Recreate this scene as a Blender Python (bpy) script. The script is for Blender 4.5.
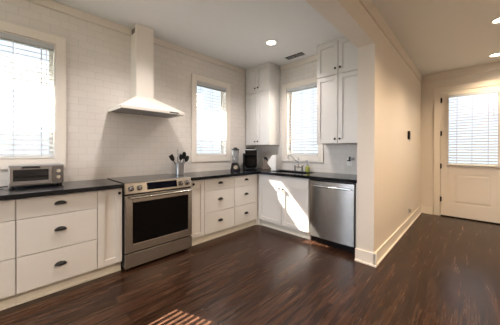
import bpy, bmesh, math, random
from mathutils import Vector, Matrix
for o in list(bpy.data.objects): bpy.data.objects.remove(o)
S = bpy.context.scene
COL = S.collection
PI = math.pi
random.seed(7)
# ------------------------------------------------------------------ camera
FPX = 230.71
def make_camera():
    y, p, r = map(math.radians, (44.039, -.265, .174))
    fwd = Vector((-math.sin(y)*math.cos(p), math.cos(y)*math.cos(p), math.sin(p)))
    right = Vector((math.cos(y), math.sin(y), 0)); up = right.cross(fwd)
    R = right*math.cos(r) + up*math.sin(r); U = up*math.cos(r) - right*math.sin(r)
    cd = bpy.data.cameras.new('camera'); c = bpy.data.objects.new('camera', cd); COL.objects.link(c)
    m = Matrix((R, U, -fwd)).transposed().to_4x4(); m.translation = Vector((3.225, -3.508, 1.263))
    c.matrix_world = m
    cd.sensor_fit = 'HORIZONTAL'; cd.sensor_width = 36; cd.lens = 36*FPX/500
    cd.shift_y = -(162.5-151.6)/500; cd.clip_start = .02
    S.camera = c
make_camera()
# ------------------------------------------------------------------ light and exposure
S.view_settings.view_transform = 'Standard'; S.view_settings.look = 'None'
S.view_settings.exposure = 0.12; S.view_settings.gamma = 1; S.view_settings.use_curve_mapping = False
W = bpy.data.worlds.new('world'); S.world = W; W.use_nodes = True
wn = W.node_tree.nodes; wl = W.node_tree.links
bg = wn['Background']; bg.inputs['Color'].default_value = (.78, .88, 1, 1); bg.inputs['Strength'].default_value = 1.9
# sky: pale overhead haze plus a glow added at the rear to fill the kitchen
g_ = wn.new('ShaderNodeNewGeometry'); dt_ = wn.new('ShaderNodeVectorMath'); dt_.operation = 'DOT_PRODUCT'; dt_.inputs[1].default_value = (.25, .93, -.26)
mr_ = wn.new('ShaderNodeMapRange'); mr_.interpolation_type = 'SMOOTHSTEP'; mr_.inputs['From Min'].default_value = .35; mr_.inputs['From Max'].default_value = 1.0
mr_.inputs['To Min'].default_value = 1.3; mr_.inputs['To Max'].default_value = 10.0
wl.new(g_.outputs['Incoming'], dt_.inputs[0]); wl.new(dt_.outputs['Value'], mr_.inputs['Value']); wl.new(mr_.outputs[0], bg.inputs['Strength'])
sd = bpy.data.lights.new('sun', 'SUN'); sd.energy = 100; sd.angle = math.radians(.35); sd.color = (1, .9, .78)
so = bpy.data.objects.new('sun', sd); COL.objects.link(so)
so.rotation_euler = Vector((1, .385, -1.02)).to_track_quat('-Z', 'Y').to_euler(); so.location = (-5, -3, 6)
CAN_K = 86; CAN_H = 128
CAN_COL = (1, .90, .83); CAN_COL_H = (1, .73, .46)
# ------------------------------------------------------------------ geometry helpers
def B(): return bmesh.new()
def box(bm, x0, x1, y0, y1, z0, z1):
    v = [bm.verts.new((x, y, z)) for x in (x0, x1) for y in (y0, y1) for z in (z0, z1)]
    for f in ((0,1,3,2),(4,6,7,5),(0,4,5,1),(2,3,7,6),(0,2,6,4),(1,5,7,3)): bm.faces.new([v[i] for i in f])
    return v
def prism(bm, pts, axis, a0, a1):
    """pts: 2D outline; extruded along axis from a0 to a1"""
    def mk(p, a):
        return {'x': (a, p[0], p[1]), 'y': (p[0], a, p[1]), 'z': (p[0], p[1], a)}[axis]
    A = [bm.verts.new(mk(p, a0)) for p in pts]; C = [bm.verts.new(mk(p, a1)) for p in pts]
    bm.faces.new(A[::-1]); bm.faces.new(C); n = len(pts)
    for i in range(n): bm.faces.new((A[i], A[(i+1) % n], C[(i+1) % n], C[i]))
def cyl(bm, p0, p1, r0, r1=None, n=20, cap=True):
    r1 = r0 if r1 is None else r1
    p0, p1 = Vector(p0), Vector(p1); d = (p1-p0).normalized()
    a = d.orthogonal().normalized(); b = d.cross(a)
    A = []; C = []
    for i in range(n):
        t = 2*PI*i/n; q = a*math.cos(t)+b*math.sin(t)
        A.append(bm.verts.new(p0+q*r0)); C.append(bm.verts.new(p1+q*r1))
    for i in range(n): bm.faces.new((A[i], A[(i+1) % n], C[(i+1) % n], C[i]))
    if cap: bm.faces.new(A[::-1]); bm.faces.new(C)
def tube(bm, pts, r, n=10):
    pts = [Vector(p) for p in pts]; rings = []; prev = None
    for i, p in enumerate(pts):
        d = (pts[min(i+1, len(pts)-1)]-pts[max(i-1, 0)]).normalized()
        a = d.orthogonal().normalized() if prev is None else (prev-d*prev.dot(d)).normalized()
        prev = a; b = d.cross(a); rr = r[i] if isinstance(r, (list, tuple)) else r
        rings.append([bm.verts.new(p+(a*math.cos(2*PI*k/n)+b*math.sin(2*PI*k/n))*rr) for k in range(n)])
    for A, C in zip(rings, rings[1:]):
        for k in range(n): bm.faces.new((A[k], A[(k+1) % n], C[(k+1) % n], C[k]))
    bm.faces.new(rings[0][::-1]); bm.faces.new(rings[-1])
def lathe(bm, prof, c=(0, 0, 0), n=28, axis='z', close=True):
    c = Vector(c); rings = []
    def pt(r, h, t):
        x, y = r*math.cos(t), r*math.sin(t)
        return {'z': Vector((x, y, h)), 'y': Vector((x, h, y)), 'x': Vector((h, x, y))}[axis]+c
    for r, h in prof: rings.append([bm.verts.new(pt(max(r, 1e-4), h, 2*PI*k/n)) for k in range(n)])
    for A, C in zip(rings, rings[1:]):
        for k in range(n): bm.faces.new((A[k], A[(k+1) % n], C[(k+1) % n], C[k]))
    if close: bm.faces.new(rings[0][::-1]); bm.faces.new(rings[-1])
def sweep_arc(p0, ctrl, p1, n=10):
    p0, ctrl, p1 = Vector(p0), Vector(ctrl), Vector(p1)
    return [p0*(1-t)**2+ctrl*2*t*(1-t)+p1*t*t for t in [i/n for i in range(n+1)]]
def obj(name, bm, mat, parent=None, bevel=0, smooth=False, label=None):
    bmesh.ops.recalc_face_normals(bm, faces=bm.faces[:])
    me = bpy.data.meshes.new(name); bm.to_mesh(me); bm.free()
    o = bpy.data.objects.new(name, me); COL.objects.link(o)
    me.materials.append(mat)
    if parent: o.parent = parent
    if smooth:
        for p in me.polygons: p.use_smooth = True
        me.set_sharp_from_angle(angle=math.radians(40))
    if bevel:
        m = o.modifiers.new('bevel', 'BEVEL'); m.width = bevel; m.segments = 2; m.limit_method = 'ANGLE'; m.angle_limit = math.radians(40)
    if label: o['label'] = label
    return o
def tag(o, label, cat, group=None):
    o['label'] = label; o['category'] = cat
    if group: o['group'] = group
    return o
def thing(name, label, cat, loc=(0, 0, 0), rz=0, group=None):
    o = bpy.data.objects.new(name, None); COL.objects.link(o); o.empty_display_size = .1
    o.location = loc; o.rotation_euler = (0, 0, rz)
    return tag(o, label, cat, group)
def struct(name, bm, mat, parent=None, bevel=0):
    o = obj(name, bm, mat, parent, bevel)
    if not parent: o['kind'] = 'structure'
    return o
# ------------------------------------------------------------------ materials
def mat(name, color, rough=.5, metal=0, spec=.5, coat=0, bump=0, bscale=60, emis=None, estr=0, var=0):
    m = bpy.data.materials.new(name); m.use_nodes = True
    nt = m.node_tree; p = nt.nodes['Principled BSDF']
    p.inputs['Base Color'].default_value = (*color, 1); p.inputs['Roughness'].default_value = rough
    p.inputs['Metallic'].default_value = metal; p.inputs['Specular IOR Level'].default_value = spec
    p.inputs['Coat Weight'].default_value = coat
    if emis: p.inputs['Emission Color'].default_value = (*emis, 1); p.inputs['Emission Strength'].default_value = estr
    tc = nt.nodes.new('ShaderNodeTexCoord'); nz = nt.nodes.new('ShaderNodeTexNoise'); nz.inputs['Scale'].default_value = bscale
    nt.links.new(tc.outputs['Object'], nz.inputs['Vector'])
    if var:
        mx = nt.nodes.new('ShaderNodeMix'); mx.data_type = 'RGBA'
        mx.inputs['A'].default_value = (*[c*(1-var) for c in color], 1); mx.inputs['B'].default_value = (*[min(1, c*(1+var)) for c in color], 1)
        nt.links.new(nz.outputs['Fac'], mx.inputs['Factor']); nt.links.new(mx.outputs['Result'], p.inputs['Base Color'])
    if bump:
        b = nt.nodes.new('ShaderNodeBump'); b.inputs['Strength'].default_value = bump; b.inputs['Distance'].default_value = .002
        nt.links.new(nz.outputs['Fac'], b.inputs['Height']); nt.links.new(b.outputs['Normal'], p.inputs['Normal'])
    return m
M = {}
WALLC = (.74, .69, .635)
M['paint'] = mat('wall_paint', WALLC, .42, bump=.05, bscale=40, var=.01)
M['trim'] = mat('trim_paint', (.80, .755, .70), .35, var=.01)
M['ceiling'] = mat('ceiling_paint', (.77, .785, .80), .8, var=.01)
M['cabinet'] = mat('cabinet_paint', (.70, .69, .68), .38, var=.01, bscale=8)
M['toe'] = mat('toe_kick_paint', (.70, .68, .62), .45, var=.02)
M['black'] = mat('black_metal', (.006, .0055, .0055), .35, spec=.3, var=.1)
M['plastic'] = mat('black_plastic', (.005, .005, .006), .28, spec=.25, var=.1)
M['rubber'] = mat('dark_rubber', (.03, .03, .03), .8, var=.1)
M['greyplastic'] = mat('grey_plastic', (.35, .35, .36), .45, var=.05)
M['white'] = mat('white_gloss', (.85, .84, .82), .25, var=.01)
M['hood'] = mat('hood_enamel', (.83, .79, .74), .28, var=.01)
M['mesh'] = mat('hood_filter_metal', (.30, .30, .31), .45, .8, bump=.6, bscale=220, var=.1)
M['rail'] = mat('blind_rail', (.50, .53, .57), .5, var=.02)
M['chrome'] = mat('chrome', (.60, .61, .63), .12, 1, var=.02)
M['silver'] = mat('brushed_silver', (.46, .46, .47), .35, .85, var=.04, bscale=30)
M['dark_silver'] = mat('dark_silver', (.20, .20, .21), .4, .8, var=.05, bscale=30)
M['glassblack'] = mat('black_glass', (.003, .003, .0035), .06, spec=.18, var=.1)
M['ceramic'] = mat('cooktop_ceramic', (.006, .006, .007), .07, spec=.5, var=.1)
M['display'] = mat('display_glass', (.003, .004, .008), .1, spec=.12, var=.1)
M['knife_wood'] = mat('knife_block_wood', (.20, .15, .115), .5, var=.25, bscale=25)
M['soap'] = mat('soap_liquid', (.36, .38, .09), .15, coat=.5, var=.05)
M['vent'] = mat('vent_paint', (.16, .155, .15), .6, var=.05)
M['lens'] = mat('lamp_lens', (1, 1, 1), .5, emis=(1, .88, .72), estr=14, var=.0)
M['siding'] = mat('exterior_paint', (.40, .42, .45), .7, var=.03)
M['soil'] = mat('exterior_ground', (.045, .055, .03), .9, var=.2, bscale=3)
def clear(name, tint=(1, 1, 1), fres=.12):
    m = bpy.data.materials.new(name); m.use_nodes = True; nt = m.node_tree
    for n in list(nt.nodes):
        if n.type != 'OUTPUT_MATERIAL': nt.nodes.remove(n)
    out = nt.nodes['Material Output']
    t = nt.nodes.new('ShaderNodeBsdfTransparent'); t.inputs[0].default_value = (*tint, 1)
    g = nt.nodes.new('ShaderNodeBsdfGlossy'); g.inputs['Roughness'].default_value = .03
    lw = nt.nodes.new('ShaderNodeLayerWeight'); lw.inputs['Blend'].default_value = fres
    mx = nt.nodes.new('ShaderNodeMixShader')
    nt.links.new(lw.outputs['Fresnel'], mx.inputs[0]); nt.links.new(t.outputs[0], mx.inputs[1]); nt.links.new(g.outputs[0], mx.inputs[2])
    nt.links.new(mx.outputs[0], out.inputs[0]); return m
M['pane'] = clear('window_glass', (.97, .98, .98), .1)
M['jar'] = clear('clear_jar', (.88, .89, .9), .3)
nt_ = M['jar'].node_tree; df_ = nt_.nodes.new('ShaderNodeBsdfDiffuse'); df_.inputs[0].default_value = (.6, .62, .65, 1); mx_ = nt_.nodes.new('ShaderNodeMixShader'); mx_.inputs[0].default_value = .3
lk_ = nt_.nodes['Material Output'].inputs[0].links[0]; src_ = lk_.from_socket
nt_.links.new(src_, mx_.inputs[1]); nt_.links.new(df_.outputs[0], mx_.inputs[2]); nt_.links.new(mx_.outputs[0], nt_.nodes['Material Output'].inputs[0])
def steel():
    m = mat('stainless_steel', (.42, .405, .39), .27, 1, var=.0); nt = m.node_tree; p = nt.nodes['Principled BSDF']
    tg = nt.nodes.new('ShaderNodeTangent'); tg.direction_type = 'RADIAL'; tg.axis = 'Z'
    nt.links.new(tg.outputs[0], p.inputs['Tangent']); p.inputs['Anisotropic'].default_value = .75; p.inputs['Anisotropic Rotation'].default_value = .25
    return m
M['steel'] = steel()
def granite():
    m = mat('black_granite', (.01, .011, .013), .13, spec=.2); nt = m.node_tree; p = nt.nodes['Principled BSDF']
    tc = nt.nodes.new('ShaderNodeTexCoord'); nz = nt.nodes.new('ShaderNodeTexNoise'); nz.inputs['Scale'].default_value = 180; nz.inputs['Detail'].default_value = 4
    cr = nt.nodes.new('ShaderNodeValToRGB'); cr.color_ramp.elements[0].position = .5; cr.color_ramp.elements[0].color = (.0045, .005, .007, 1)
    cr.color_ramp.elements[1].position = .78; cr.color_ramp.elements[1].color = (.03, .034, .045, 1)
    n2 = nt.nodes.new('ShaderNodeTexNoise'); n2.inputs['Scale'].default_value = 9
    r = nt.nodes.new('ShaderNodeMapRange'); r.inputs['To Min'].default_value = .07; r.inputs['To Max'].default_value = .18
    nt.links.new(tc.outputs['Object'], nz.inputs['Vector']); nt.links.new(nz.outputs['Fac'], cr.inputs[0]); nt.links.new(cr.outputs[0], p.inputs['Base Color'])
    nt.links.new(tc.outputs['Object'], n2.inputs['Vector']); nt.links.new(n2.outputs['Fac'], r.inputs['Value']); nt.links.new(r.outputs[0], p.inputs['Roughness'])
    return m
M['granite'] = granite()
M['oven_shell'] = mat('toaster_metal', (.34, .34, .36), .32, .85, var=.05, bscale=30)
M['tinted'] = mat('smoked_glass', (.02, .021, .023), .2, spec=.3, var=.1)
def tile(name, axis):
    """white subway tile, running bond; axis = horizontal world axis of the wall"""
    m = mat(name, (.76, .72, .67), .18); nt = m.node_tree; p = nt.nodes['Principled BSDF']
    tc = nt.nodes.new('ShaderNodeTexCoord'); sp = nt.nodes.new('ShaderNodeSeparateXYZ'); cb = nt.nodes.new('ShaderNodeCombineXYZ')
    nt.links.new(tc.outputs['Object'], sp.inputs[0]); nt.links.new(sp.outputs['Y' if axis == 'y' else 'X'], cb.inputs['X']); nt.links.new(sp.outputs['Z'], cb.inputs['Y'])
    br = nt.nodes.new('ShaderNodeTexBrick'); br.offset = .5; br.inputs['Scale'].default_value = 1
    br.inputs['Brick Width'].default_value = .161; br.inputs['Row Height'].default_value = .081
    br.inputs['Mortar Size'].default_value = .0022; br.inputs['Mortar Smooth'].default_value = .35
    br.inputs['Color1'].default_value = (.72, .69, .66, 1); br.inputs['Color2'].default_value = (.75, .72, .69, 1); br.inputs['Mortar'].default_value = (.63, .595, .56, 1)
    nt.links.new(cb.outputs[0], br.inputs['Vector']); nt.links.new(br.outputs['Color'], p.inputs['Base Color'])
    nz = nt.nodes.new('ShaderNodeTexNoise'); nz.inputs['Scale'].default_value = 14
    nt.links.new(tc.outputs['Object'], nz.inputs['Vector'])
    ad = nt.nodes.new('ShaderNodeMath'); ad.operation = 'MULTIPLY_ADD'; ad.inputs[1].default_value = -1.0
    ml = nt.nodes.new('ShaderNodeMath'); ml.operation = 'MULTIPLY'; ml.inputs[1].default_value = .35
    nt.links.new(nz.outputs['Fac'], ml.inputs[0]); nt.links.new(br.outputs['Fac'], ad.inputs[0]); nt.links.new(ml.outputs[0], ad.inputs[2])
    b = nt.nodes.new('ShaderNodeBump'); b.inputs['Strength'].default_value = .6; b.inputs['Distance'].default_value = .002
    nt.links.new(ad.outputs[0], b.inputs['Height']); nt.links.new(b.outputs[0], p.inputs['Normal'])
    return m
M['tile_y'] = tile('subway_tile_side', 'y'); M['tile_x'] = tile('subway_tile_back', 'x')
def wood_floor():
    m = mat('dark_wood_floor', (.06, .03, .02), .3); nt = m.node_tree; p = nt.nodes['Principled BSDF']; L = nt.links; p.inputs['Specular IOR Level'].default_value = .24
    tc = nt.nodes.new('ShaderNodeTexCoord'); sp = nt.nodes.new('ShaderNodeSeparateXYZ'); cb = nt.nodes.new('ShaderNodeCombineXYZ')
    L.new(tc.outputs['Object'], sp.inputs[0]); L.new(sp.outputs['Y'], cb.inputs['X']); L.new(sp.outputs['X'], cb.inputs['Y'])
    br = nt.nodes.new('ShaderNodeTexBrick'); br.offset = .37; br.inputs['Scale'].default_value = 1
    br.inputs['Brick Width'].default_value = 1.22; br.inputs['Row Height'].default_value = .127; br.inputs['Mortar Size'].default_value = .0012
    br.inputs['Mortar Smooth'].default_value = .2; br.inputs['Bias'].default_value = 0
    br.inputs['Color1'].default_value = (0, 0, 0, 1); br.inputs['Color2'].default_value = (1, 1, 1, 1); br.inputs['Mortar'].default_value = (.5, .5, .5, 1)
    L.new(cb.outputs[0], br.inputs['Vector'])
    # grain stretched along the boards, shifted board by board
    mp = nt.nodes.new('ShaderNodeMapping'); mp.inputs['Scale'].default_value = (22, 1.6, 1)
    sc = nt.nodes.new('ShaderNodeVectorMath'); sc.operation = 'SCALE'; sc.inputs['Scale'].default_value = 7
    ad = nt.nodes.new('ShaderNodeVectorMath'); ad.operation = 'ADD'
    L.new(br.outputs['Color'], sc.inputs[0]); L.new(tc.outputs['Object'], mp.inputs['Vector']); L.new(mp.outputs[0], ad.inputs[0]); L.new(sc.outputs[0], ad.inputs[1])
    def streak(sx, sy, detail, dist):
        mv = nt.nodes.new('ShaderNodeVectorMath'); mv.operation = 'MULTIPLY'; mv.inputs[1].default_value = (sx, sy, 1)
        q = nt.nodes.new('ShaderNodeTexNoise'); q.inputs['Scale'].default_value = 1; q.inputs['Detail'].default_value = detail; q.inputs['Roughness'].default_value = .55; q.inputs['Distortion'].default_value = dist
        L.new(ad.outputs[0], mv.inputs[0]); L.new(mv.outputs[0], q.inputs['Vector']); return q
    qa = streak(1.0, 1.2, 5, .4); qb = streak(4.5, 2.2, 5, .2)
    nz = nt.nodes.new('ShaderNodeMix'); nz.data_type = 'FLOAT'; nz.inputs['Factor'].default_value = .46
    L.new(qa.outputs['Fac'], nz.inputs['A']); L.new(qb.outputs['Fac'], nz.inputs['B'])
    cr = nt.nodes.new('ShaderNodeValToRGB'); e = cr.color_ramp.elements
    e[0].position = .40; e[0].color = (.0135, .0060, .0037, 1); e[1].position = .61; e[1].color = (.054, .0265, .0150, 1)
    x = e.new(.5); x.color = (.033, .0150, .0086, 1)
    L.new(nz.outputs['Result'], cr.inputs[0])
    pv = nt.nodes.new('ShaderNodeMapRange'); pv.inputs['To Min'].default_value = .82; pv.inputs['To Max'].default_value = 1.2
    L.new(br.outputs['Color'], pv.inputs['Value'])
    mx = nt.nodes.new('ShaderNodeVectorMath'); mx.operation = 'SCALE'; L.new(cr.outputs[0], mx.inputs[0]); L.new(pv.outputs[0], mx.inputs['Scale'])
    md = nt.nodes.new('ShaderNodeMix'); md.data_type = 'RGBA'; md.inputs['B'].default_value = (.01, .005, .004, 1)
    L.new(br.outputs['Fac'], md.inputs['Factor']); L.new(mx.outputs[0], md.inputs['A']); L.new(md.outputs['Result'], p.inputs['Base Color'])
    rr = nt.nodes.new('ShaderNodeMapRange'); rr.inputs['To Min'].default_value = .20; rr.inputs['To Max'].default_value = .32
    L.new(nz.outputs['Result'], rr.inputs['Value']); L.new(rr.outputs[0], p.inputs['Roughness'])
    bp = nt.nodes.new('ShaderNodeBump'); bp.inputs['Strength'].default_value = .35; bp.inputs['Distance'].default_value = .0015
    L.new(nz.outputs['Result'], bp.inputs['Height']); L.new(bp.outputs[0], p.inputs['Normal'])
    return m
M['floor'] = wood_floor()
def slat_mat():
    m = mat('blind_slat', (.72, .73, .75), .45); nt = m.node_tree; p = nt.nodes['Principled BSDF']
    t = nt.nodes.new('ShaderNodeBsdfTranslucent'); t.inputs[0].default_value = (.85, .86, .88, 1)
    mx = nt.nodes.new('ShaderNodeMixShader'); mx.inputs[0].default_value = .10
    nt.links.new(p.outputs[0], mx.inputs[1]); nt.links.new(t.outputs[0], mx.inputs[2])
    nt.links.new(mx.outputs[0], nt.nodes['Material Output'].inputs[0]); return m
M['slat'] = slat_mat()
# ------------------------------------------------------------------ dimensions
H = 2.847; HH = 2.808
PX0, PX1, PE, HZ = 2.266, 2.447, -.743, 2.448        # partition faces, its end, header underside
DW = 2.344                                           # hall door wall
YB, XR = -6.2, 4.7                                   # walls behind and right of the camera
W1 = (-3.812, -3.179); W2 = (-1.432, -.799); W3 = (.765, 1.398); WZ = (1.162, 2.392)
T = .16
# ------------------------------------------------------------------ shell
b = B(); box(b, -T, XR+T, YB-T, DW+T, -.1, 0); struct('floor', b, M['floor'])
b = B(); box(b, -T, PX0+.09, YB-T, T, H, H+.1); struct('ceiling_kitchen', b, M['ceiling'])
b = B(); box(b, PX0+.09, XR+T, YB-T, DW+T, HH, H+.1); struct('ceiling_hall', b, M['ceiling'])
# left wall with two window openings
b = B()
ys = [YB-T, W1[0], W1[1], W2[0], W2[1], T]
for i in range(5):
    if i % 2 == 0: box(b, -T, 0, ys[i], ys[i+1], 0, H)
    else: box(b, -T, 0, ys[i], ys[i+1], 0, WZ[0]); box(b, -T, 0, ys[i], ys[i+1], WZ[1], H)
struct('wall_left', b, M['tile_y'])
b = B()
box(b, 0, W3[0], 0, T, 0, H); box(b, W3[1], PX0, 0, T, 0, H); box(b, W3[0], W3[1], 0, T, 0, WZ[0]); box(b, W3[0], W3[1], 0, T, WZ[1], H)
struct('wall_back', b, M['tile_x'])
b = B(); box(b, PX0, PX1, PE, DW+T, 0, H); box(b, PX0, PX1, YB+.5, PE, HZ, H); box(b, PX0, PX1, YB-T, YB+.5, 0, H)
struct('wall_partition', b, M['paint'])
DX0, DX1, DZ = 2.770, 3.650, 2.410
b = B(); box(b, PX1, DX0, DW, DW+T, 0, HH); box(b, DX1, XR+T, DW, DW+T, 0, HH); box(b, DX0, DX1, DW, DW+T, DZ, HH)
struct('wall_hall_end', b, M['paint'])
b = B(); box(b, XR, XR+T, YB-T, DW, 0, HH); struct('wall_right', b, M['paint'])
b = B(); BW0, BW1, BZ0, BZ1 = .35, 1.95, .75, 2.35
box(b, 0, BW0, YB-T, YB, 0, H); box(b, BW1, PX0, YB-T, YB, 0, H); box(b, BW0, BW1, YB-T, YB, 0, BZ0); box(b, BW0, BW1, YB-T, YB, BZ1, H)
box(b, PX1, XR, YB-T, YB, 0, HH)
struct('wall_behind', b, M['paint'])
for k, (u0, u1) in enumerate(((BW0, BW1),)):  # unseen window behind the camera, added to let in fill daylight
    b = B(); c = .09; m = (u0+u1)/2
    box(b, u0-c, u0, YB, YB+.02, BZ0-c, BZ1+c); box(b, u1, u1+c, YB, YB+.02, BZ0-c, BZ1+c); box(b, u0, u1, YB, YB+.02, BZ0-c, BZ0); box(b, u0, u1, YB, YB+.02, BZ1, BZ1+c)
    box(b, m-.02, m+.02, YB-.1, YB-.06, BZ0, BZ1)
    struct('window_%d' % (4+k), b, M['trim'])
# frieze boards at the top of the walls
b = B(); box(b, 0, .018, YB, -.32, 2.757, H); struct('trim_1', b, M['paint'], bevel=.003)
b = B(); box(b, .632, 1.53, -.018, 0, 2.757, H); struct('trim_2', b, M['paint'], bevel=.003)
b = B(); box(b, PX1, PX1+.018, YB, DW-.018, 2.668, HH); struct('trim_3', b, M['paint'], bevel=.003)
b = B(); box(b, PX1, XR, DW-.018, DW, 2.668, HH); struct('trim_4', b, M['paint'], bevel=.003)
# baseboards
def base(name, segs):
    b = B()
    for (x0, x1, y0, y1, s) in segs:      # s = room side the shoe moulding stands on
        box(b, x0, x1, y0, y1, 0, .142)
        e = .016
        bx = {'+x': (x1, x1+e, y0, y1), '-x': (x0-e, x0, y0, y1), '-y': (x0, x1, y0-e, y0)}[s]
        box(b, *bx, 0, .02)
    struct(name, b, M['trim'], bevel=.003)
base('baseboard_partition', [(PX1, PX1+.016, PE-.016, DW-.0, '+x'), (PX0-.012, PX1+.032, PE-.016, PE, '-y')])
base('baseboard_hall_end', [(PX1+.016, DX0-.115, DW-.016, DW, '-y'), (DX1+.115, XR, DW-.016, DW, '-y')])
base('baseboard_right', [(XR-.016, XR, YB, DW-.03, '-x')])
# ------------------------------------------------------------------ windows and blinds
def window(name, a0, a1, axis):
    """axis 'y' = in the left wall (room on +x), 'x' = in the back wall (room on -y). d = distance into the room."""
    def bx(b, u0, u1, d0, d1, z0, z1):
        if axis == 'y': box(b, d0, d1, u0, u1, z0, z1)
        else: box(b, u0, u1, -d1, -d0, z0, z1)
    z0, z1 = WZ; c = .088
    b = B()
    bx(b, a0-c, a0, 0, .02, z0-c, z1+c); bx(b, a1, a1+c, 0, .02, z0-c, z1+c); bx(b, a0, a1, 0, .02, z1, z1+c); bx(b, a0, a1, 0, .02, z0-c, z0)
    for u0, u1, v0, v1 in ((a0, a0+.012, z0, z1), (a1-.012, a1, z0, z1)): bx(b, u0, u1, -.15, .006, v0, v1)
    bx(b, a0, a1, -.15, .006, z1-.012, z1); bx(b, a0, a1, -.15, .006, z0, z0+.012)
    root = struct(name, b, M['trim'], bevel=.003)
    b = B(); v0, v1, d = z0+.012, z1-.012, -.125
    bx(b, a0+.012, a0+.045, d, d+.03, v0, v1); bx(b, a1-.045, a1-.012, d, d+.03, v0, v1)
    bx(b, a0+.045, a1-.045, d, d+.03, v0, v0+.035); bx(b, a0+.045, a1-.045, d, d+.03, v1-.035, v1)
    obj('window_sash', b, M['white'], root, .002)
    b = B(); bx(b, a0+.04, a1-.04, d+.012, d+.016, v0+.03, v1-.03); obj('window_pane', b, M['pane'], root)
window('window_1', *W1, 'y'); window('window_2', *W2, 'y'); window('window_3', *W3, 'x')
def blind(width, z0, z1, tilt, pitch, loc, rz, label, head=.05, tapes=(-.205, 0, .205), group=None, dep=.053, wand=True):
    """local: room is on -Y, width along X centred, slat plane at y = 0"""
    t = thing('venetian_blind', label, 'window blind', loc, rz, group)
    h = width/2-.006
    b = B(); box(b, -h, h, -.028, .024, z1-head, z1); obj('head_rail', b, M['rail'], t, .002)
    b = B(); z = z0+.035; c, s = math.cos(tilt), math.sin(tilt)
    while z < z1-head-.012:
        d, th = dep/2, .0014
        P = [(-d*c - th*s, z - d*s + th*c*.0), (-d*c, z-d*s+th*2), (0, z+.0035+th*2), (d*c, z+d*s+th*2), (d*c, z+d*s), (0, z+.0035)]
        prism(b, P, 'x', -h+.002, h-.002); z += pitch
    obj('slats', b, M['slat'], t)
    b = B(); box(b, -h, h, -.026, .026, z0+.002, z0+.02); obj('bottom_rail', b, M['white'], t, .003)
    for u in tapes:
        b = B()
        for yy in (-.0272, .0262): box(b, u-.003, u+.003, yy, yy+.0008, z0+.02, z1-head)
        obj('ladder_tape', b, M['slat'], t)
    if wand:
        b = B(); cyl(b, (h-.06, -.034, z1-head-.01), (h-.06, -.034, z1-.42), .0035, n=8); cyl(b, (h-.06, -.034, z1-.42), (h-.06, -.034, z1-.46), .0065, n=8)
        obj('tilt_wand', b, M['white'], t)
    return t
TILT = math.radians(22)
def wmid(w): return (w[0]+w[1])/2
blind(.614, WZ[0]+.014, WZ[1]-.014, TILT, .05, (-.012, wmid(W1), 0), PI/2, 'white slatted blind in the window above the toaster oven')
blind(.614, WZ[0]+.014, WZ[1]-.014, TILT, .05, (-.012, wmid(W2), 0), PI/2, 'white slatted blind in the window between range hood and corner cabinets')
blind(.614, WZ[0]+.014, WZ[1]-.014, TILT, .05, (wmid(W3), .012, 0), 0, 'white slatted blind in the window above the sink faucet')
# ------------------------------------------------------------------ outdoors that shades the windows
b = B(); box(b, -40, 40, -40, 40, -.7, -.5); struct('ground', b, M['soil'])
b = B(); prism(b, [(-.60, 2.53), (-T, 2.86), (-T, 3.3), (-.60, 2.95)], 'y', YB, .15); struct('shade_eave', b, M['siding'])  # unseen eave, added and shaped to cut off the upper sun rays
b = B(); box(b, -1.06, -1.0, YB, -.6, 2.11, 2.475); struct('shade_beam', b, M['siding'])  # unseen beam, added to block the sun from the lower window part
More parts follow.
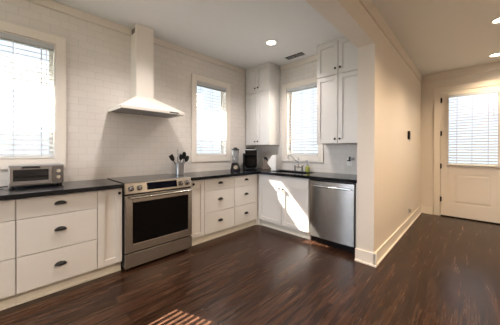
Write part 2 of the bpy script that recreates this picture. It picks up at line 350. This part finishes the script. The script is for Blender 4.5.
# ------------------------------------------------------------------ hall door
DC = .86
struct_door = B()
def door():
    y1 = DW+.03; y0 = y1-.044
    gx0, gx1, gz0, gz1 = 2.886, 3.534, 1.010, 2.304
    x0, x1 = DX0+.004, DX1-.004; z0, z1 = .022, 2.402
    b = B()
    box(b, x0, gx0, y0, y1, z0, z1); box(b, gx1, x1, y0, y1, z0, z1); box(b, gx0, gx1, y0, y1, gz1, z1); box(b, gx0, gx1, y0, y1, .83, gz0)
    px0, px1, pz0, pz1 = 2.967, 3.455, .275, .825
    box(b, gx0, gx1, y0, y1, z0, pz0); box(b, gx0, px0, y0, y1, pz0, .83); box(b, px1, gx1, y0, y1, pz0, .83); box(b, px0, px1, y0, y1, pz1, .83)
    root = struct('door_1', b, M['trim'], bevel=.002)
    b = B()
    # raised panel with a sloped margin
    i, o_ = .045, .008
    A = [(px0, pz0), (px1, pz0), (px1, pz1), (px0, pz1)]; C = [(px0+i, pz0+i), (px1-i, pz0+i), (px1-i, pz1-i), (px0+i, pz1-i)]
    va = [b.verts.new((x, y0+.016, z)) for x, z in A]; vc = [b.verts.new((x, y0+.003, z)) for x, z in C]; vb = [b.verts.new((x, y0+.035, z)) for x, z in A]
    for k in range(4):
        b.faces.new((va[k], va[(k+1) % 4], vc[(k+1) % 4], vc[k])); b.faces.new((vb[k], vb[(k+1) % 4], va[(k+1) % 4], va[k]))
    b.faces.new(vc); b.faces.new(vb[::-1])
    obj('door_panel', b, M['trim'], root)
    b = B(); e = .03
    box(b, gx0-e, gx0, y0-.012, y0, gz0-e, gz1+e); box(b, gx1, gx1+e, y0-.012, y0, gz0-e, gz1+e); box(b, gx0, gx1, y0-.012, y0, gz1, gz1+e); box(b, gx0, gx1, y0-.012, y0, gz0-e, gz0)
    obj('glass_bead', b, M['trim'], root, .004)
    b = B(); box(b, gx0, gx1, y0+.02, y0+.026, gz0, gz1); obj('door_glass', b, M['pane'], root)
    for z in (2.251, 1.607, .972, .328):
        b = B(); cyl(b, (x0-.004, y0-.006, z-.05), (x0-.004, y0-.006, z+.05), .008, n=10); box(b, x0-.012, x0+.014, y0-.003, y0+.002, z-.045, z+.045)
        obj('hinge', b, M['black'], root)
    b = B(); lathe(b, [(.028, 0), (.028, -.01), (.012, -.014), (.012, -.04), (.03, -.05), (.03, -.07), (.018, -.082)], (x1-.06, y0, .95), axis='y'); obj('door_knob', b, M['black'], root, smooth=True)
    # casing, threshold
    b = B(); c = .105
    box(b, DX0-c, DX0-.004, DW-.02, DW, 0, DZ+c-.01); box(b, DX1+.004, DX1+c, DW-.02, DW, 0, DZ+c-.01); box(b, DX0-.004, DX1+.004, DW-.02, DW, DZ+.004, DZ+c-.01)
    box(b, DX0-.0, DX0+.003, DW, DW+.1, 0, DZ); box(b, DX1-.003, DX1, DW, DW+.1, 0, DZ)
    struct('trim_7', b, M['trim'], bevel=.003)
    b = B(); box(b, DX0+.003, DX1-.003, DW-.012, DW+.1, 0, .018); struct('trim_8', b, M['black'], bevel=.003)
    blind(gx1-gx0+.02, gz0-.012, gz1+.02, math.radians(22), .05, ((gx0+gx1)/2, y0-.042, 0), 0, 'white slatted blind mounted on the hall entry door', head=.045)
door()
# ------------------------------------------------------------------ cabinets (local: x along the front, front faces -Y, back at y=0)
def shaker(x0, x1, z0, z1, yf, th=.02, rail=.058, rec=.012):
    b = B(); yb = yf+th
    box(b, x0, x0+rail, yf, yb, z0, z1); box(b, x1-rail, x1, yf, yb, z0, z1)
    box(b, x0+rail, x1-rail, yf, yb, z0, z0+rail); box(b, x0+rail, x1-rail, yf, yb, z1-rail, z1)
    box(b, x0+rail, x1-rail, yf+rec, yb-.002, z0+rail, z1-rail)
    return b
def slab(x0, x1, z0, z1, yf, th=.02):
    b = B(); box(b, x0, x1, yf, yf+th, z0, z1); return b
def cup_pull(cx, cz, yf, parent):
    b = B(); a, h, c = .043, .030, .025; nu, nv = 16, 7
    g = [[b.verts.new((cx+a*math.cos(PI*i/nu), yf-c*math.sin(PI*i/nu)**.8*math.sin(PI/2*j/nv) if 0 < i < nu else yf, cz-.016+h*math.sin(PI*i/nu)*math.cos(PI/2*j/nv))) for j in range(nv+1)] for i in range(nu+1)]
    for i in range(nu):
        for j in range(nv): b.faces.new((g[i][j], g[i+1][j], g[i+1][j+1], g[i][j+1]))
    bmesh.ops.remove_doubles(b, verts=b.verts[:], dist=1e-5)
    o = obj('pull', b, M['black'], parent, smooth=True)
    s = o.modifiers.new('solid', 'SOLIDIFY'); s.thickness = .002; s.offset = 0
def knob(cx, cz, yf, parent):
    b = B(); lathe(b, [(.007, 0), (.006, -.012), (.014, -.018), (.0155, -.024), (.012, -.029), (.003, -.031)], (cx, yf, cz), n=18, axis='y')
    obj('knob', b, M['black'], parent, smooth=True)
G = .0035; CB = .11; FY = -.61
def base_cab(w, kind, label, loc, rz, gl=G, gr=G, group=None, toe=True, knobside=None):
    t = thing('base_cabinet', label, 'kitchen cabinet', loc, rz, group)
    b = B()
    if kind == 'sink':
        box(b, .001, w-.001, FY+.021, -.004, CB-.004, CB+.014); box(b, .001, .019, FY+.021, -.004, CB+.014, .874); box(b, w-.019, w-.001, FY+.021, -.004, CB+.014, .874)
        box(b, .019, w-.019, -.012, -.004, CB+.014, .874); box(b, .019, w-.019, FY+.021, FY+.036, CB+.014, .874)
    else: box(b, .001, w-.001, FY+.021, -.004, CB-.004, .874)
    obj('carcass', b, M['cabinet'], t)
    b = B(); box(b, 0.0005, w-.0005, FY+.052, -.02, 0, CB-.004); box(b, .0005, w-.0005, FY+.043, FY+.052, 0, .018); obj('toe_kick', b, M['toe'], t)
    x0, x1 = gl, w-gr
    if kind == 'drawers':
        for z0, z1, zp in ((.7065, .868, .803), (.4035, .6995, .574), (CB, .3965, .268)):
            d = obj('drawer_front', slab(x0, x1, z0, z1, FY), M['cabinet'], t, .0015); cup_pull((x0+x1)/2, zp, FY, d)
    elif kind == 'door':
        d = obj('door', shaker(x0, x1, CB, .868, FY), M['cabinet'], t, .0015)
        knob(x1-.03 if knobside == 'r' else x0+.03, .825, FY, d)
    elif kind == 'sink':
        obj('false_drawer_front', slab(x0, x1, .7065, .868, FY), M['cabinet'], t, .0015); m = (x0+x1)/2
        for a0, a1, k in ((x0, m-.0035, m-.034), (m+.0035, x1, m+.034)):
            d = obj('door', shaker(a0, a1, CB, .6995, FY), M['cabinet'], t, .0015); knob(k, .672, FY, d)
    return t
R90 = PI/2
Y1, Y2, Y3, Y4, Y5, Y6 = -3.484, -2.930, -2.703, -1.910, -1.686, -1.138
base_cab(.60, 'drawers', 'white three-drawer base cabinet cut by the left edge, left end of the counter', (0, Y1-.60, 0), R90)
base_cab(Y2-Y1, 'drawers', 'wide white base cabinet with three drawers beneath the toaster oven', (0, Y1, 0), R90)
base_cab(Y3-Y2-.004, 'door', 'narrow white single-door base cabinet left of the range', (0, Y2, 0), R90, knobside='r')
base_cab(Y5-Y4-.004, 'door', 'narrow white single-door base cabinet right of the range', (0, Y4+.004, 0), R90, knobside='l')
base_cab(Y6-Y5, 'drawers', 'white three-drawer base cabinet beneath the window right of the hood', (0, Y5, 0), R90)
base_cab(-.632-Y6, 'drawers', 'white three-drawer base cabinet next to the inner corner, below the blender', (0, Y6, 0), R90)
base_cab(.935, 'sink', 'white sink base cabinet with two doors and a false drawer front', (.636, 0, 0), 0)
b = B(); box(b, .01, .588, -.632+.001, -.004, 0, .874); box(b, .588, .635, -.588, -.02, 0, .874)
b2 = obj('corner_filler', b, M['cabinet']); tag(b2, 'white blind corner filler joining the two base cabinet runs', 'cabinet filler')
b = B(); box(b, 2.206, PX0-.001, FY+.006, -.004, 0, .874); b2 = obj('end_panel', b, M['cabinet'], bevel=.001); tag(b2, 'white filler panel between the dishwasher and the partition wall', 'cabinet panel')
# worktops
b = B(); prism(b, [(.002, -4.084), (.645, -4.084), (.645, Y3-.002), (.002, Y3-.002)], 'z', .875, .914)
tag(obj('countertop', b, M['granite'], bevel=.004), 'black granite countertop under the toaster oven', 'countertop')
SX0, SX1, SY0, SY1 = .76, 1.44, -.50, -.14
b = B(); c = .645
prism(b, [(.002, Y4+.003), (c, Y4+.003), (c, -c), (SX0, -c), (SX0, -.003), (.002, -.003)], 'z', .875, .914)
box(b, SX0, SX1, -c, SY0, .875, .914); box(b, SX0, SX1, SY1, -.003, .875, .914); box(b, SX1, PX0-.002, -c, -.003, .875, .914)
bmesh.ops.remove_doubles(b, verts=b.verts[:], dist=1e-5)
tag(obj('countertop', b, M['granite']), 'L-shaped black granite countertop holding the sink, coffee maker and blender', 'countertop')
b = B()
box(b, SX0-.004, SX0, SY0-.004, SY1+.004, .70, .8745); box(b, SX1, SX1+.004, SY0-.004, SY1+.004, .70, .8745)
box(b, SX0, SX1, SY0-.004, SY0, .70, .8745); box(b, SX0, SX1, SY1, SY1+.004, .70, .8745); box(b, SX0, SX1, SY0, SY1, .696, .70)
t = thing('kitchen_sink', 'stainless undermount sink let into the black countertop', 'sink', (0, 0, 0))
obj('basin', b, M['silver'], t)
b = B(); lathe(b, [(.04, 0), (.04, .004), (.02, .002)], ((SX0+SX1)/2, (SY0+SY1)/2, .70)); obj('drain', b, M['chrome'], t)
# upper cabinets
def upper(x0, x1, split, label):
    t = thing('wall_cabinet', label, 'kitchen cabinet', ((x0+x1)/2, 0, 1.366)); o = -(x0+x1)/2
    zb = 1.366; a, c, s = x0+o, x1+o, split+o; yf = -.32
    b = B(); box(b, a, c, yf+.021, -.003, 0, H-zb-.002); box(b, a, c, yf+.005, yf+.021, H-zb-.03, H-zb-.002); obj('carcass', b, M['cabinet'], t)
    w = split-x0
    for z0, z1, kz in ((.004, .967, .066), (.981, H-zb-.034, 1.062)):
        for u0, u1, k in ((a+.004, s-.005, s-.035), (s+.005, min(s+w-.002, c-.002), s+.035)):
            d = obj('door', shaker(u0, u1, z0, z1, yf), M['cabinet'], t, .0015); knob(k, kz, yf, d)
    if s+w < c-.01:
        b = B(); box(b, s+w, c, yf+.002, yf+.021, .004, H-zb-.034); obj('filler_strip', b, M['cabinet'], t)
    return t
upper(.018, .615, .315, 'tall white wall cabinet stack in the room corner above the coffee maker')
upper(1.530, PX0-.002, 1.856, 'tall white wall cabinet stack above the dishwasher beside the partition')
# ------------------------------------------------------------------ range
RC = (Y3+Y4)/2; RW = (Y4-Y3)-.008
t = thing('range', 'stainless slide-in electric range with black oven window', 'oven range', (0, RC, 0), R90)
h = RW/2-.002
b = B(); box(b, -h, h, -.635, -.012, .035, .80); prism(b, [(-.635, .80), (-.012, .80), (-.012, .912), (-.600, .912)], 'x', -h, h); obj('body', b, M['plastic'], t, .002)
b = B(); box(b, -h, h, -.615, -.010, .912, .922); obj('cooktop', b, M['ceramic'], t, .002)
for (x, y, r) in ((-.2, -.42, .10), (-.2, -.17, .075), (.2, -.42, .085), (.2, -.17, .10)):
    b = B(); lathe(b, [(r, .9221), (r, .9224), (r-.003, .9224), (r-.003, .9221)], (x, y, 0), n=40, close=False); obj('burner_ring', b, M['greyplastic'], t)
# sloped control panel
b = B(); prism(b, [(-.636, .800), (-.665, .806), (-.636, .915), (-.612, .924), (-.60, .912), (-.60, .80)], 'x', -h, h); obj('control_panel', b, M['steel'], t, .003)
def on_panel(u, v, off):   # v 0..1 up the sloped face
    return Vector((u, -.665+.029*v, .806+.109*v))+Vector((0, -.966, -.257))*off
b = B()
q = [on_panel(-.165, .22, .003), on_panel(.190, .22, .003), on_panel(.190, .90, .003), on_panel(-.165, .90, .003)]
q2 = [on_panel(-.165, .22, -.003), on_panel(.190, .22, -.003), on_panel(.190, .90, -.003), on_panel(-.165, .90, -.003)]
va = [b.verts.new(p) for p in q]; vb = [b.verts.new(p) for p in q2]
b.faces.new(va); b.faces.new(vb[::-1])
for k in range(4): b.faces.new((va[k], vb[k], vb[(k+1) % 4], va[(k+1) % 4]))
obj('display', b, M['display'], t)
for u in (-.330, -.245, .238, .328):
    c0 = on_panel(u, .52, 0)
    b = B(); cyl(b, c0, on_panel(u, .52, .006), .028, n=24); kb = B()
    cyl(kb, on_panel(u, .52, .005), on_panel(u, .52, .032), .022, .0195, n=24); obj('knob_ring', b, M['dark_silver'], t)
    k = obj('knob', kb, M['chrome'], t, .002, smooth=True)
    kb = B(); p1 = on_panel(u, .52, .032); p2 = on_panel(u, .52, .040); d = (p2-p1)
    cyl(kb, p1, p2, .006, .005, n=8); obj('pointer', kb, M['dark_silver'], k)
# oven door with window opening
b = B(); wx0, wx1, wz0, wz1 = -.318, .338, .275, .710
yo = -.665
box(b, -h, wx0, yo, -.638, .192, .790); box(b, wx1, h, yo, -.638, .192, .790); box(b, wx0, wx1, yo, -.638, wz1, .790); box(b, wx0, wx1, yo, -.638, .192, wz0)
d = obj('oven_door', b, M['steel'], t, .003)
b = B(); box(b, wx0, wx1, yo+.003, -.640, wz0, wz1); obj('oven_window', b, M['glassblack'], d)
b = B(); box(b, -h, h, yo+.001, yo-.0015, .748, .787) if False else None
b.free()
b = B(); tube(b, [(-h+.035, yo-.048, .768), (h-.035, yo-.048, .768)], .0125, 14)
for s in (-1, 1): cyl(b, (s*(h-.06), yo-.045, .768), (s*(h-.06), yo, .768), .009, n=12)
obj('door_handle', b, M['chrome'], d, smooth=True)
b = B(); box(b, -h, h, yo, -.638, .035, .180); dr = obj('storage_drawer', b, M['steel'], t, .003)
for s in (-1, 1):
    for y in (-.58, -.08):
        b = B(); cyl(b, (s*(h-.05), y, 0), (s*(h-.05), y, .036), .02, n=12); obj('foot', b, M['rubber'], t)
# ------------------------------------------------------------------ range hood
t = thing('range_hood', 'white pyramid chimney range hood on the tiled wall over the range', 'range hood', (0, -2.304, 1.724), R90)
hw = .384
b = B(); box(b, -hw, hw, -.50, -.002, 0, .030)
bmesh.ops.delete(b, geom=[f for f in b.faces if abs(f.calc_center_median().z) < 1e-4], context='FACES')
o_ = obj('lip', b, M['hood'], t); m_ = o_.modifiers.new('s', 'SOLIDIFY'); m_.thickness = .012; m_.offset = -1
b = B(); cy0, cy1 = -.122, .092; zc = .215
lo = [(-hw, -.50), (hw, -.50), (hw, -.002), (-hw, -.002)]; hi = [(cy0, -.21), (cy1, -.21), (cy1, -.002), (cy0, -.002)]
va = [b.verts.new((x, y, .030)) for x, y in lo]; vb = [b.verts.new((x, y, zc)) for x, y in hi]
for k in range(4): b.faces.new((va[k], va[(k+1) % 4], vb[(k+1) % 4], vb[k]))
b.faces.new(vb); b.faces.new(va[::-1]); obj('canopy', b, M['hood'], t, .002)
b = B(); box(b, cy0, cy1, -.21, -.002, zc, H-1.724-.004)
ch = obj('chimney', b, M['hood'], t, .002)
b = B(); box(b, cy0-.002, cy0+.002, -.16, -.05, H-1.724-.10, H-1.724-.035); obj('vent_grille', b, M['vent'], ch)
for x0, x1 in ((-hw+.03, -.01), (.01, hw-.03)):
    b = B(); box(b, x0, x1, -.47, -.04, .006, .014); obj('grease_filter', b, M['mesh'], t, .002)
b = B(); box(b, .17, .29, -.5025, -.499, .009, .022); obj('control_strip', b, M['plastic'], t)
# ------------------------------------------------------------------ dishwasher
t = thing('dishwasher', 'stainless dishwasher with bar handle under the right end of the counter', 'dishwasher', (1.889, 0, 0))
h = .304
b = B(); box(b, -h, h, -.595, -.01, .085, .868); obj('body', b, M['dark_silver'], t)
b = B(); n_ = 24; hh = h-.006
prism(b, [(-hh, -.597)]+[(-hh+2*hh*i/n_, -.618-.014*(1-(2*i/n_-1)**2)**.8) for i in range(n_+1)]+[(hh, -.597)], 'z', .092, .852)
d = obj('door', b, M['steel'], t, smooth=True)
b = B(); box(b, -h+.004, h-.004, -.612, -.597, .854, .867); obj('control_strip', b, M['plastic'], t)
b = B(); pts = [(-.275+.55*i/14, -.655-.014*math.sin(PI*i/14), .790) for i in range(15)]
tube(b, pts, .0115, 12)
for s in (-1, 1): cyl(b, (s*.262, -.657, .79), (s*.262, -.624, .79), .009, n=12)
obj('handle', b, M['chrome'], d, smooth=True)
b = B(); box(b, -h, h, -.56, -.54, .0, .086); obj('kick_plate', b, M['plastic'], t)
# ------------------------------------------------------------------ toaster oven
t = thing('toaster_oven', 'silver toaster oven on the black counter below the left window', 'toaster oven', (.145, -3.334, .914), R90)
h = .193
b = B(); box(b, -h, h, -.122, .11, .016, .205); obj('housing', b, M['oven_shell'], t, .006)
b = B(); x0, x1 = -h+.006, .098
box(b, x0, x0+.022, -.134, -.122, .03, .188); box(b, x1-.022, x1, -.134, -.122, .03, .188); box(b, x0+.022, x1-.022, -.134, -.122, .03, .062); box(b, x0+.022, x1-.022, -.134, -.122, .165, .188)
d = obj('door', b, M['oven_shell'], t, .002)
b = B(); box(b, x0+.022, x1-.022, -.129, -.123, .062, .165); obj('door_window', b, M['tinted'], d)
b = B()
for z in (.098, .104): cyl(b, (x0+.025, -.131, z), (x1-.025, -.131, z), .0018, n=6)
for k in range(12): cyl(b, (x0+.03+k*.018, -.1305, .092), (x0+.03+k*.018, -.1305, .104), .0012, n=6)
obj('rack', b, M['black'], d)
b = B(); tube(b, [(-.105, -.134, .186), (-.102, -.158, .189), (-.095, -.162, .19), (.0, -.162, .19), (.007, -.158, .189), (.01, -.134, .186)], .008, 10); obj('door_handle', b, M['plastic'], d, smooth=True)
b = B(); box(b, .104, h-.006, -.127, -.122, .028, .192); obj('control_panel', b, M['dark_silver'], t, .002)
for z in (.145, .085):
    b = B(); cyl(b, (.149, -.127, z), (.149, -.133, z), .018, n=24); cyl(b, (.149, -.133, z), (.149, -.15, z), .015, .013, n=24); box(b, .146, .152, -.156, -.149, z-.016, z+.016); obj('dial', b, M['chrome'], t, smooth=True)
for s in (-1, 1):
    for y in (-.10, .09): b = B(); cyl(b, (s*(h-.025), y, 0), (s*(h-.025), y, .018), .012, n=10); obj('foot', b, M['plastic'], t)
b = B(); tube(b, sweep_arc((.20, -3.53, .935), (.12, -3.60, .914), (.10, -3.66, .922))+sweep_arc((.10, -3.66, .922), (.10, -3.75, .922), (.02, -3.80, .922)), .0045, 8)
b2 = obj('power_cord', b, M['plastic'], t); b2.matrix_parent_inverse = (Matrix.Translation(t.location) @ Matrix.Rotation(R90, 4, 'Z')).inverted()
# ------------------------------------------------------------------ utensil crock and utensils
CX, CY = .155, -1.808
t = thing('utensil_crock', 'silver-grey utensil crock on the counter right of the range', 'utensil holder', (CX, CY, .914))
b = B(); R_ = .062
lathe(b, [(R_-.006, 0), (R_, .006), (R_, .165), (R_+.002, .17), (R_-.004, .17), (R_-.005, .01), (.01, .008)], n=28); obj('crock_body', b, M['silver'], t, smooth=True)
def utensil(kind, label, base_off, tip, name):
    p0 = Vector((CX+base_off[0], CY+base_off[1], .926)); p1 = Vector(tip)
    d = (p1-p0).normalized(); n = Vector((1, 0, 0)); n = (n-d*n.dot(d)).normalized(); s = d.cross(n)
    t = thing(name, label, 'kitchen utensil', p0)
    b = B(); e = (p1-p0)
    tube(b, [Vector((0, 0, 0)), e*.45, e*.72], [.0065, .007, .005], 8); obj('handle', b, M['plastic'], t, smooth=True)
    b = B(); L = e.length*.30; q0 = e*.70
    if kind in ('spatula', 'slotted'):
        w0, w1 = .014, .032
        P = [q0-s*w0, q0+s*w0, q0+d*L*.35+s*w1, q0+d*L+s*w1, q0+d*L-s*w1, q0+d*L*.35-s*w1]
        A = [b.verts.new(p+n*.002) for p in P]; C = [b.verts.new(p-n*.002) for p in P]
        b.faces.new(A); b.faces.new(C[::-1])
        for k in range(6): b.faces.new((A[k], C[k], C[(k+1) % 6], A[(k+1) % 6]))
    elif kind == 'whisk':
        for k in range(6):
            a = PI*k/6; u = n*math.cos(a)+s*math.sin(a)
            tube(b, [q0+d*(L*1.2*(1-math.cos(PI*i/10*1))/2)*1 + u*.022*math.sin(PI*i/10*1) for i in range(11)], .0011, 6)
    else:
        a, c2 = L*.60, .036; C = q0+d*a
        g = [[b.verts.new(C+d*(a*math.cos(PI*i/12))*-1+(s*math.cos(2*PI*j/16)*c2+n*math.sin(2*PI*j/16)*.010)*math.sin(PI*i/12)) for j in range(16)] for i in range(13)]
        for i in range(12):
            for j in range(16): b.faces.new((g[i][j], g[i][(j+1) % 16], g[i+1][(j+1) % 16], g[i+1][j]))
        bmesh.ops.remove_doubles(b, verts=b.verts[:], dist=1e-4)
    obj('head', b, M['plastic'] if kind != 'whisk' else M['chrome'], t)
utensil('spatula', 'black spatula leaning furthest left out of the utensil crock', (-.01, .025), (.15, -1.945, 1.195), 'spatula')
utensil('whisk', 'metal whisk standing upright in the utensil crock', (-.02, .0), (.12, -1.825, 1.255), 'whisk')
utensil('spoon', 'black spoon leaning slightly right in the utensil crock', (.022, .02), (.20, -1.755, 1.225), 'spoon')
utensil('spoon', 'black ladle leaning furthest right out of the utensil crock', (.0, -.03), (.13, -1.655, 1.165), 'ladle')
utensil('slotted', 'black turner behind the spoon in the utensil crock', (-.035, -.015), (.07, -1.725, 1.20), 'turner')
# ------------------------------------------------------------------ blender
t = thing('blender', 'countertop blender with clear jar and black base before the corner', 'blender', (.28, -.825, .914), math.radians(50))
b = B(); lathe(b, [(.085, 0), (.088, .01), (.080, .05), (.068, .11), (.060, .135), (.052, .14)], n=28); obj('motor_base', b, M['plastic'], t, smooth=True)
b = B(); lathe(b, [(.034, -.012), (.034, 0), (.03, .004)], (0, -.074, .065), n=24, axis='y'); obj('dial', b, M['chrome'], t, smooth=True)
b = B(); lathe(b, [(.045, .14), (.05, .16), (.062, .34), (.064, .355), (.060, .355), (.047, .165), (.02, .16)], n=28); obj('jar', b, M['jar'], t, smooth=True)
b = B(); lathe(b, [(.066, .353), (.066, .372), (.045, .380), (.03, .40), (.005, .402)], n=28); obj('lid', b, M['plastic'], t, smooth=True)
b = B(); tube(b, [(0, .055, .33), (0, .095, .325), (0, .105, .28), (0, .092, .21), (0, .052, .19)], .008, 10); obj('jar_handle', b, M['greyplastic'], t, smooth=True)
# ------------------------------------------------------------------ pod coffee maker
t = thing('coffee_maker', 'black single-serve coffee maker in the counter corner', 'coffee maker', (.30, -.455, .914), math.radians(42))
t.scale = (1.02, 1.0, .99)
b = B(); box(b, -.105, .105, -.15, .13, 0, .03); obj('base', b, M['plastic'], t, .008)
b = B(); box(b, -.105, .105, -.01, .13, .03, .385); obj('column', b, M['plastic'], t, .03)
b = B(); prism(b, [(-.15, .25), (-.01, .235), (-.01, .40), (-.10, .40), (-.15, .365)], 'x', -.10, .10); obj('brew_head', b, M['plastic'], t, .02)
b = B(); tube(b, [(-.085, -.06, .385), (-.085, -.155, .375), (-.06, -.17, .365), (.06, -.17, .365), (.085, -.155, .375), (.085, -.06, .385)], .008, 10); obj('lift_handle', b, M['silver'], t, smooth=True)
b = B(); box(b, -.07, .07, -.145, -.03, .030, .040); obj('drip_tray', b, M['tinted'], t, .002)
b = B(); box(b, -.145, -.107, -.06, .12, .005, .30); obj('water_tank', b, M['tinted'], t, .01)
# ------------------------------------------------------------------ knife block and white angular stand
t = thing('knife_block', 'brown wooden knife block with black handles beside the coffee maker', 'knife block', (.455, -.20, .914), math.radians(25))
b = B(); prism(b, [(-.075, 0), (.085, 0), (.035, .16), (-.035, .19)], 'x', -.05, .05)
for v in b.verts: v.co = Matrix.Rotation(-R90, 3, 'Z') @ v.co
obj('block', b, M['knife_wood'], t, .004)
for i, (a, c2) in enumerate(((-.032, .02), (-.010, .02), (.012, .02), (.032, .02), (-.02, -.015), (.02, -.015))):
    b = B(); tube(b, [(c2-.003, a, .165), (c2-.022, a, .205), (c2-.036, a, .232)], [.008, .009, .007], 8); obj('knife_handle', b, M['plastic'], t, smooth=True)
b = B(); prism(b, [(-.035, 0), (.055, 0), (.055, .25), (-.01, .255), (-.095, .125), (-.02, .02)], 'y', -.04, .04)
o2 = obj('counter_stand', b, M['white'], bevel=.003); o2.location = (.640, -.235, .914); o2.rotation_euler = (0, 0, math.radians(25)); o2.scale = (1.1, 1, 1.05)  # white shape of unknown use, built as a plain angular stand
tag(o2, 'white angular arrow-shaped stand on the counter left of the sink', 'counter stand')
# ------------------------------------------------------------------ faucet and soap
FX, FYY = 1.075, -.085
t = thing('faucet', 'chrome bridge faucet with curved spout behind the sink', 'faucet', (FX, FYY, .914))
b = B(); cyl(b, (0, 0, .045), (0, 0, .19), .012, n=16); lathe(b, [(.012, .19), (.017, .195), (.015, .21), (.008, .225), (.004, .24)], n=16)
cyl(b, (-.072, 0, .07), (.072, 0, .07), .010, n=14); obj('bridge', b, M['chrome'], t, smooth=True)
sp = Vector((-.62, -.78, 0)).normalized()
b = B(); pts = [Vector((0, 0, .145))+sp*.0]+[Vector((0, 0, .165))+sp*.03, Vector((0, 0, .188))+sp*.06, Vector((0, 0, .225))+sp*.095, Vector((0, 0, .258))+sp*.125, Vector((0, 0, .27))+sp*.15, Vector((0, 0, .262))+sp*.175, Vector((0, 0, .238))+sp*.19, Vector((0, 0, .20))+sp*.193]
tube(b, pts, [.011, .011, .010, .010, .010, .010, .010, .010, .012], 12); obj('spout', b, M['chrome'], t, smooth=True)
for s in (-1, 1):
    b = B(); lathe(b, [(.024, 0), (.024, .006), (.013, .012), (.012, .075), (.016, .08), (.016, .095), (.006, .10)], (s*.072, 0, 0), n=18)
    tube(b, [(s*.072, 0, .09), (s*.098, -.02, .097), (s*.118, -.035, .095)], [.006, .006, .008], 8); obj('tap', b, M['chrome'], t, smooth=True)
t = thing('soap_dispenser', 'yellow-green soap bottle with a pump top right of the faucet', 'soap dispenser', (1.262, -.11, .914))
b = B(); lathe(b, [(.032, 0), (.036, .008), (.036, .07), (.030, .088), (.014, .098), (.014, .105)], n=22); obj('bottle', b, M['soap'], t, smooth=True)
b = B(); lathe(b, [(.018, .104), (.018, .128), (.008, .131), (.008, .180), (.014, .182), (.014, .194), (.003, .196)], n=16); cyl(b, (0, 0, .187), (-.035, -.02, .183), .005, n=8); obj('pump', b, M['silver'], t, smooth=True)
# ------------------------------------------------------------------ outlets, switch, vent, lights
t = thing('wall_outlet', 'white outlet plate with a dark plug on the backsplash above the dishwasher', 'outlet', (1.90, 0, 1.10))
b = B(); box(b, -.038, .038, -.006, -.0005, -.062, .062); obj('cover_plate', b, M['white'], t, .002)
b = B(); box(b, -.03, .016, -.02, -.006, .01, .024); box(b, .004, .020, -.045, -.006, .008, .075); obj('plug', b, M['plastic'], t, .003)
b = B(); box(b, -.016, .016, -.008, -.006, -.045, -.012); obj('socket', b, M['white'], t, .001)
b = B(); box(b, .005, .07, -.032, -.006, .03, .062); obj('plug_light', b, M['greyplastic'], t, .004)
t = thing('wall_outlet', 'white outlet with a plugged-in adapter low on the partition wall', 'outlet', (PX1, 1.14, .27))
b = B(); box(b, .0005, .006, -.038, .038, -.06, .06); obj('cover_plate', b, M['white'], t, .002)
b = B(); box(b, .006, .035, -.022, .022, -.035, .02); obj('adapter', b, M['greyplastic'], t, .003)
t = thing('thermostat', 'black wall control beside its white plate on the partition wall', 'thermostat', (PX1, 1.06, 1.525))
b = B(); box(b, .0005, .03, -.035, .035, -.068, .068); obj('case', b, M['plastic'], t, .004)
b = B(); box(b, .03, .031, -.022, .022, -.01, .045); obj('screen', b, M['display'], t)
t = thing('light_switch', 'grey switch plate right of the black wall control', 'light switch', (PX1, 1.20, 1.50))
b = B(); box(b, .0005, .007, -.045, .045, -.058, .058); obj('cover_plate', b, M['greyplastic'], t, .002)
b = B(); box(b, .007, .012, -.014, .014, -.03, .03); obj('rocker', b, M['white'], t, .002)
t = thing('ceiling_vent', 'grey rectangular air vent in the kitchen ceiling near the back wall', 'air vent', (1.076, -.215, H))
b = B(); a0, a1, c0, c1 = -.16, .16, -.055, .055
box(b, a0, a1, c0, c0+.014, -.008, -.0005); box(b, a0, a1, c1-.014, c1, -.008, -.0005); box(b, a0, a0+.014, c0+.014, c1-.014, -.008, -.0005); box(b, a1-.014, a1, c0+.014, c1-.014, -.008, -.0005); box(b, -.004, .004, c0+.014, c1-.014, -.008, -.0005)
obj('frame', b, M['vent'], t)
b = B()
for k in range(6):
    y = c0+.02+k*.0135; prism(b, [(y, -.007), (y+.002, -.007), (y+.009, -.001), (y+.007, -.001)], 'x', a0+.014, a1-.014)
obj('louvers', b, M['vent'], t)
def can(x, y, z, label, power, col):
    t = thing('recessed_light', label, 'ceiling light', (x, y, z))
    b = B(); lathe(b, [(.086, -.0005), (.086, -.005), (.078, -.008), (.064, -.006), (.064, -.0005)], n=36, close=False); obj('trim_ring', b, M['white'], t, smooth=True)
    b = B(); lathe(b, [(.0635, -.0008), (.0635, -.004), (.03, -.0045)], n=32); obj('lens', b, M['lens'], t)
    ld = bpy.data.lights.new('can_lamp', 'SPOT'); ld.shadow_soft_size = .05; ld.energy = power; ld.color = col; ld.spot_size = math.radians(140); ld.spot_blend = .9
    lo = bpy.data.objects.new('can_lamp', ld); COL.objects.link(lo); lo.parent = t; lo.location = (0, 0, -.06)
can(1.09, -.862, H, 'recessed ceiling light in the kitchen ceiling near the air vent', CAN_K, CAN_COL)
can(1.09, -2.50, H, 'recessed ceiling light above the frame in front of the range hood', CAN_K, CAN_COL)
can(1.09, -4.15, H, 'recessed ceiling light in the kitchen ceiling behind the camera', CAN_K, CAN_COL)
can(3.478, 1.88, HH, 'recessed hall ceiling light nearest the entry door', CAN_H*.5, CAN_COL_H)
can(3.45, .48, HH, 'recessed hall ceiling light second from the entry door', CAN_H, CAN_COL_H)
can(3.45, -.95, HH, 'recessed ceiling light above the right edge of the picture', CAN_H, CAN_COL_H)
can(3.45, -2.40, HH, 'recessed ceiling light almost above the camera', CAN_H, CAN_COL_H)
can(3.45, -3.85, HH, 'recessed ceiling light just behind the camera', CAN_H, CAN_COL_H)
struct_door.free()
